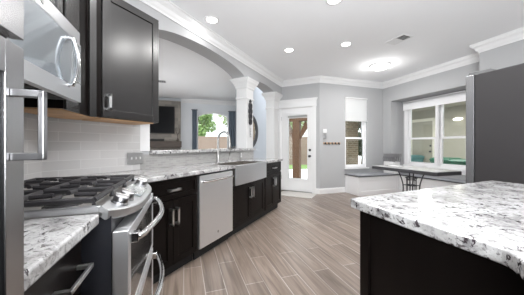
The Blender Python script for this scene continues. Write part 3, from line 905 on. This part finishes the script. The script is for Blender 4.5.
# scroll ornament on the column
c = thing('scroll_ornament', 'black wrought-iron scroll hanging on the white column above the ledge', 'wall ornament', (XW + .002, 3.905, 1.57), 90)
m = MB()
m.tube([(0, -.008, -.02), (0, -.008, .42)], .012, 6)
for k in range(4):
    z = .05 + k * .10; r_ = (.045, .055, .06, .055)[k]
    for sgn in (-1, 1):
        m.tube([(sgn * (r_ * .5 + r_ * .5 * math.cos(j * .62)), -.016, z + .048 * math.sin(j * .62)) for j in range(11)], .015, 6)
m.build('scroll', M['wrought'], c, smooth=True)
MB().lathe([(.001, .41), (.03, .425), (.022, .45), (.001, .49)], (0, -.012, 0), 10).build('finial', M['wrought'], c, smooth=True)
c2 = MB()
c2.tube([(0, -.006, .22), (0, -.006, .01)], .005, 6)
for k in range(4): c2.lathe([(.002, k * .05 + .002), (.016, k * .05 + .012), (.002, k * .05 + .03)], (0, -.017, 0), 8)
o = c2.build('tassel', M['plate'], None, smooth=True); o.location = (XW + .002, 3.905, 1.315); o.rotation_euler = (0, 0, PI / 2)
tag(o, 'pale grey beaded tassel on the column just below the black scroll ornament', 'tassel')

# rug
c = MB().box(-.42, .42, -.27, .27, 0, .012).build('door_mat', M['rug'], bev=.004)
place(c, (-1.70, 5.27, 0.0), 0)
tag(c, 'pale woven mat on the floor in front of the patio door', 'mat')

# ================================================================== CEILING FITTINGS
def can(label, x, y):
    c = thing('recessed_light', label, 'ceiling light', (x, y, H), 0, 'recessed ceiling lights')
    MB().lathe([(.095, 0), (.095, -.006), (.075, -.010), (.068, -.004), (.068, 0)], seg=24).build('trim_ring', M['trim'], c, smooth=True)
    MB().lathe([(.068, -.001), (.066, -.006), (.001, -.007)], seg=24).build('lens', M['bulb'], c)
    return c
CANS = [((-.43, 2.70), 'recessed ceiling light nearest the camera, at the top edge of the picture'),
        ((-2.02 + .3, 2.47), 'recessed ceiling light beside the arched beam'),
        ((-1.354, 3.776), 'recessed ceiling light nearest the patio door'),
        ((-.449, 3.961), 'recessed ceiling light between the patio door and the ceiling vent')]
CANS[1] = ((-1.93, 2.42), CANS[1][1])
c0 = None
for (x, y), lb in CANS:
    if c0 is None: c0 = can(lb, x, y)
    else: dup(c0, (x, y, H), 0, lb)
def lamp(x, y, power, size=.16, z=None, col=(1, .985, .97)):
    l = bpy.data.lights.new('lamp', 'AREA'); l.shape = 'DISK'; l.size = size; l.energy = power; l.color = col
    o = bpy.data.objects.new('lamp', l); COL.objects.link(o); o.location = (x, y, (z or H) - .02)
for ((x, y), lb), e in zip(CANS, (7, 2, 5, 9)): lamp(x, y, e)
lamp(0, 2.42, 7.5)  # unseen lamp added to put a sheen on the upper cabinet door
for x, y, e in ((-1.1, 1.2, 15), (1.4, -.2, 5), (1.0, -1.2, 6), (-.6, -1.2, 8)): lamp(x, y, e)  # unseen lamps without fittings, added as kitchen fill
for x, y in ((-4.2, 2.0), (-4.6, 4.4), (-6.4, 3.0)): lamp(x, y, 13)  # unseen lamps added to light the living room
c = thing('flush_dome_light', 'round white flush dome light on the nook ceiling', 'ceiling light', (.055, 5.30, H))
MB().lathe([(.19, 0), (.19, -.02), (.175, -.028)], seg=28).build('trim_ring', M['trim'], c, smooth=True)
MB().lathe([(.175, -.02), (.165, -.05), (.13, -.075), (.07, -.092), (.001, -.097)], seg=28).build('dome', M['dome'], c, smooth=True)
lamp(.055, 5.30, 13, .3, H - .10)
l = bpy.data.lights.new('lamp', 'POINT'); l.energy = 6; l.shadow_soft_size = .09; l.color = (1, .98, .96)
o = bpy.data.objects.new('lamp', l); COL.objects.link(o); o.location = (.055, 5.30, H - .21)
def vent(name, label, loc, rz, hw_, hd, fm):
    c = thing(name, label, 'air vent', loc, rz)
    b = MB(); b.box(-hw_, hw_, -hd, -hd + .018, -.01, 0); b.box(-hw_, hw_, hd - .018, hd, -.01, 0); b.box(-hw_, -hw_ + .018, -hd, hd, -.01, 0); b.box(hw_ - .018, hw_, -hd, hd, -.01, 0)
    b.box(-.006, .006, -hd, hd, -.01, 0)
    b.build('frame', fm, c, bev=.002)
    bx(-hw_ + .018, hw_ - .018, -hd + .018, hd - .018, -.002, 0).build('duct', M['ventdark'], c)  # flat dark sheet painted as the shade inside the duct
    n = 5
    for sg in (-1, 1):
        s = MB()
        for k in range(n):
            x = sg * (.02 + (hw_ - .04) * k / (n - 1))
            s.loft([[(x - sg * .009, y, -.003), (x + sg * .008, y, -.012), (x + sg * .009, y, -.011), (x - sg * .008, y, -.002)] for y in (-hd + .018, hd - .018)])
        s.build('louvre', fm, c)
vent('ceiling_vent', 'rectangular white air vent in the ceiling near the dome light', (.304, 4.149, H), -40, .155, .105, M['trim'])
vent('ceiling_vent', 'small grey air vent in the living room ceiling beyond the pass-through', (-5.0, 4.1, H), 45, .20, .10, M['grey'])

# ================================================================== LIVING ROOM
L0 = Vector(LW0)
def LP(x, y=0, z=0):   # local frame of living wall
    return L0 + Vector((Q * x - Q * y, Q * x + Q * y, z))
c = thing('fireplace', 'grey stone chimney breast with a dark wood mantel beyond the pass-through', 'fireplace', LP(-.60), 45)
bx(-.50, .50, -.30, -.002, 0, 2.655).build('chimney_breast', M['stone'], c)
bx(-.53, .53, -.50, -.30, 1.10, 1.30).build('mantel', M['mantel'], c, bev=.01)
tv = thing('television', 'black flat television on the stone chimney breast above the mantel', 'television', LP(-.66, -.302, 1.50), 45)
bx(-.44, .37, -.05, -.02, .06, .96).build('bezel', M['rubber'], tv, bev=.006)
bx(-.425, .355, -.052, -.049, .08, .945).build('screen', M['tvscreen'], tv)
bx(-.16, .10, -.02, 0, .25, .6).build('bracket', M['rubber'], tv)
sb = bx(-.45, .05, -.06, .06, 0, .07).build('soundbar', M['rubber'], bev=.01); place(sb, LP(-.66, -.40, 1.302), 45)
tag(sb, 'black soundbar lying on the wooden mantel under the television', 'soundbar')
an = MB(); an.lathe([(.03, 0), (.045, .02), (.03, .06), (.012, .12), (.012, .25)], seg=10)
for sgn in (-1, 1): an.tube([(0, 0, .22), (sgn * .05, 0, .30), (sgn * .06, 0, .40), (sgn * .03, 0, .46)], [.012, .012, .01, .005], 6)
o = an.build('antler_decor', M['mantel'], smooth=True); place(o, LP(-.19, -.40, 1.301), 45)
tag(o, 'small brown antler-shaped ornament standing on the mantel beside the television', 'ornament')
def curtain(label, xa, xb):
    c = thing('curtain_panel', label, 'curtain', LP((xa + xb) / 2, -.09, .02), 45, 'slate blue curtains at the arched window')
    hw_ = (xb - xa) / 2; n = 40; ring = []
    for z in (0, .6, 1.2, 1.8, 2.42):
        a = [(-hw_ + 2 * hw_ * k / n, .035 * math.sin(k * 2 * PI * 3 / n * (1 if hw_ < .12 else 1.6)) - .006, z) for k in range(n + 1)]
        b_ = [(p[0], p[1] + .012, z) for p in a[::-1]]
        ring.append(a + b_)
    MB().loft(ring).build('fabric', M['curtain'], c, smooth=True)
    MB().tube([(-hw_ - .03, .0, 2.40), (hw_ + .03, 0, 2.40)], .012, 8).build('rod', M['wrought'], c)
    bx(-.02, .02, .0, .088, 2.385, 2.415).build('rod_bracket', M['wrought'], c)
curtain('slate blue curtain left of the arched living room window', .28, .44)
curtain('wide slate blue curtain right of the arched living room window, beside the column', 1.58, 1.93)
c = thing('round_mirror', 'large round mirror with a thick black frame beyond the column', 'mirror', (-3.05, 5.37, 1.55), 90)
R_ = .475
MB().lathe([(R_ - .155, -.002), (R_ - .155, -.03), (R_ - .14, -.04), (R_ - .01, -.04), (R_, -.03), (R_, -.002)], (0, 0, 0), 48, 'y').build('frame', M['wrought'], c, smooth=True)
MB().lathe([(R_ - .15, -.006), (R_ - .15, -.032), (.001, -.033)], (0, 0, 0), 48, 'y').build('mirror_glass', M['mirror'], c)

# ================================================================== OUTDOORS
gp = MB().box(-22, 9, -3, 24, -.20, -.125)
struct(gp.build('patio_slab', M['concrete']))
lawn = MB().prism([(-6.7, 13.35), (-2.3, 15.95), (-1.0, 14.0), (-5.4, 11.2)], -.125, -.09).build('lawn', M['grass'])
tag(lawn, 'strip of green lawn in front of the wooden fence', 'lawn', kind='stuff')
def fence(label, p0, p1, h=1.86, z0=-.125):
    p0, p1 = Vector((p0[0], p0[1], 0)), Vector((p1[0], p1[1], 0))
    dv = p1 - p0; L_ = dv.length; a = math.degrees(math.atan2(dv.y, dv.x))
    c = thing('wooden_fence', label, 'fence', p0 + Vector((0, 0, z0)), a)
    b = MB(); g_ = MB(); x = 0
    rr = random.Random(int(L_ * 100))
    while x < L_ - .1:
        b.box(x, x + .135, 0, .02, 0, h + rr.uniform(-.015, .015)); g_.box(x + .128, x + .158, .014, .022, 0, h - .02); x += .143
    b.build('picket_panel', M['fence'], c); g_.build('gap_shade_strip', M['bark'], c)  # bark-coloured strips paint the shade in the gaps between boards
    r_ = MB(); 
    for z in (.35, h - .3): r_.box(0, L_, .026, .066, z, z + .09)
    r_.build('rail', M['fence'], c)
    for k in range(int(L_ / 2.4) + 1):
        bx(k * 2.35, k * 2.35 + .09, .066, .15, 0, h).build('fence_post', M['fence'], c)
fence('tall tan plank fence seen through the arched living room window', (-12.8, 8.6), (-7.2, 13.3))
fence('tall tan plank fence across the lawn, seen through the patio door', (-7.1, 13.4), (-2.4, 16.2))
# patio post with braces
c = thing('patio_post', 'rough brown timber post with Y braces outside the patio door', 'post', (-2.48, 7.72, -.125), 0)
bx(-.12, .12, -.12, .12, 0, 2.12).build('post', M['woodpost'], c, bev=.01)
for sgn in (-1, 1):
    m = MB(); m.loft([[(sgn * .10, -.05, 1.45), (sgn * .10, .05, 1.45), (sgn * .10, .05, 1.65), (sgn * .10, -.05, 1.65)], [(sgn * .42, -.05, 1.95), (sgn * .42, .05, 1.95), (sgn * .30, .05, 2.12), (sgn * .30, -.05, 2.12)]])
    m.build('brace', M['woodpost'], c)
bx(-.55, .55, -.12, .12, 2.12, 2.40).build('beam', M['woodpost'], c, bev=.01)
bx(-.15, .15, -.15, .15, 0, .14).build('post_base', M['bark'], c, bev=.01)
# trees
def leaf_cloud(c, cs, n, size, m, rr, name='foliage'):
    b = MB()
    for (x, y, z, r) in cs:
        for k in range(n):
            v = Vector((rr.gauss(0, 1), rr.gauss(0, 1), rr.gauss(0, 1))).normalized() * r * (rr.random() ** .4)
            p = Vector((x, y, z)) + v
            a = Vector((rr.gauss(0, 1), rr.gauss(0, 1), rr.gauss(0, 1))).normalized(); q = a.orthogonal().normalized(); s = size * rr.uniform(.6, 1.3)
            e = a.cross(q)
            vs = [b.bm.verts.new(p + q * s), b.bm.verts.new(p + e * s * .5 + a * s * .1), b.bm.verts.new(p - q * s), b.bm.verts.new(p - e * s * .5 + a * s * .1)]
            b.bm.faces.new(vs)
    return b.build(name, M[m], c)
def tree(name, label, loc, h, r, m, seed, size=.13, n=300, cat='tree'):
    rr = random.Random(seed)
    c = thing(name, label, cat, loc)
    b = MB(); b.tube([(0, 0, 0), (.05, .02, h * .3), (-.03, 0, h * .6), (.02, 0, h * .85)], [.11 * r, .09 * r, .06 * r, .02 * r], 8)
    for k in range(5):
        a = rr.uniform(0, 2 * PI); z = h * rr.uniform(.35, .7)
        b.tube([(0, 0, z), (r * .5 * math.cos(a), r * .5 * math.sin(a), z + .25 * r), (r * .9 * math.cos(a), r * .9 * math.sin(a), z + .55 * r)], [.045 * r, .03 * r, .012 * r], 6)
    b.build('trunk', M['bark'], c, smooth=True)
    cs = [(rr.uniform(-.7, .7) * r, rr.uniform(-.7, .7) * r, h * rr.uniform(.45, 1.0), r * rr.uniform(.35, .55)) for k in range(9)]
    leaf_cloud(c, cs, n, size, m, rr)
tree('garden_tree', 'leafy green tree behind the fence at the left of the arched window', (-15.0, 12.6, -.125), 4.6, 1.3, 'leaf', 1)
tree('garden_tree', 'pale green tree behind the fence at the right of the arched window', (-10.4, 16.4, -.125), 5.0, 1.5, 'leafpale', 2)
tree('garden_tree', 'pale leafy tree behind the fence beyond the patio door', (-6.6, 18.6, -.125), 4.5, 1.7, 'leafpale', 3)
tree('garden_tree', 'broad green tree behind the fence at the middle of the arched window', (-14.6, 16.6, -.125), 4.2, 1.3, 'leaf', 4)
# brick wall and shrub outside the narrow window
c = bx(-.02, .68, 0, .22, -.125, 3.4).build('brick_pier', M['brickout'])
p0 = Vector((-1.10, 8.80, 0)); place(c, p0, 45)
tag(c, 'tan brick wall outside the narrow window', 'brick wall')
tree('shrub', 'dark green shrub beside the brick wall outside the narrow window', (-.55, 10.3, -.125), 2.6, .85, 'leafdark', 5, .10, 420, 'shrub')
# covered patio outside the wide window: local x=-u, y=s
SP = 8.2
b = bx(-8.2, -.5, SP, SP + .15, -.125, 2.5)
struct(place(b.build('wall_patio', M['patio']), (0, 0, 0), -45))
b = bx(-6.9, -.5, SR + .16, SP + .15, 2.42, 2.52)
struct(place(b.build('ceiling_patio', M['patio']), (0, 0, 0), -45))
c = struct(thing('door_2', None, None, W(6.1, SP), -45))
bx(-.38, .38, -.03, 0, -.12, 2.02).build('door_leaf', M['patio'], c)
b = MB(); b.box(-.47, -.38, -.05, 0, -.12, 2.1); b.box(.38, .47, -.05, 0, -.12, 2.1); b.box(-.47, .47, -.05, 0, 2.02, 2.12); b.build('door_casing', M['patiotrim'], c)
MB().lathe([(.03, -.03), (.03, -.04), (.012, -.05), (.028, -.08), (.01, -.09)], (.30, 0, .95), 12, 'y').build('door_knob', M['wrought'], c, smooth=True)
MB().lathe([(.03, -.03), (.03, -.045), (.01, -.05)], (.30, 0, 1.15), 12, 'y').build('deadbolt', M['wrought'], c, smooth=True)
c = thing('patio_wall_light', 'small lit oval lamp on the patio wall outside the wide nook window', 'wall light', W(4.93, SP, 1.99), -45)
MB().lathe([(.06, 0), (.06, -.03), (.05, -.035)], seg=20, axis='y').build('backplate', M['patiotrim'], c)
g = MB(); g.ball((0, -.06, 0), 1, 3, (.14, .04, .045)); g.build('lamp_glass', M['patiobulb'], c, smooth=True)
lamp(*W(4.90, 6.7).xy, 34, .25, 2.32)  # unseen lamps without fittings, added to brighten the patio
lamp(*W(3.2, 6.9).xy, 34, .25, 2.40)
def wheelie(label, m, loc, rz, sc_):
    c = thing('wheelie_bin', label, 'bin', loc, rz)
    def ring(hx, hy, z, dy=0): return [(-hx, -hy + dy, z), (hx, -hy + dy, z), (hx, hy + dy, z), (-hx, hy + dy, z)]
    s = sc_
    MB().loft([ring(.22 * s, .24 * s, .06 * s), ring(.29 * s, .32 * s, .92 * s), ring(.31 * s, .34 * s, .93 * s), ring(.31 * s, .34 * s, .98 * s)]).build('body', M[m], c, bev=.012)
    MB().loft([ring(.32 * s, .36 * s, .985 * s), ring(.32 * s, .36 * s, 1.02 * s), ring(.24 * s, .28 * s, 1.07 * s)]).build('lid', M[m], c, bev=.012)
    for sg in (-1, 1):
        MB().lathe([(.09 * s, -.03), (.09 * s, .03)], (sg * .24 * s, .24 * s, .09 * s), 16, 'x').build('wheel', M['rubber'], c)
    MB().tube([(-.22 * s, .36 * s, .95 * s), (-.2 * s, .42 * s, .97 * s), (.2 * s, .42 * s, .97 * s), (.22 * s, .36 * s, .95 * s)], .018, 6).build('handle', M[m], c)
    return c
wheelie('green wheeled bin outside the left pane of the wide nook window', 'binG', W(4.66, 7.2, -.125), -45, .87)
wheelie('bright green wheeled bin outside the right pane of the wide nook window', 'binG', W(3.92, 6.85, -.125), -45, .87)
wheelie('small dark teal bin in the far left corner outside the wide nook window', 'binB', W(6.2, 7.75, -.125), -45, .88)
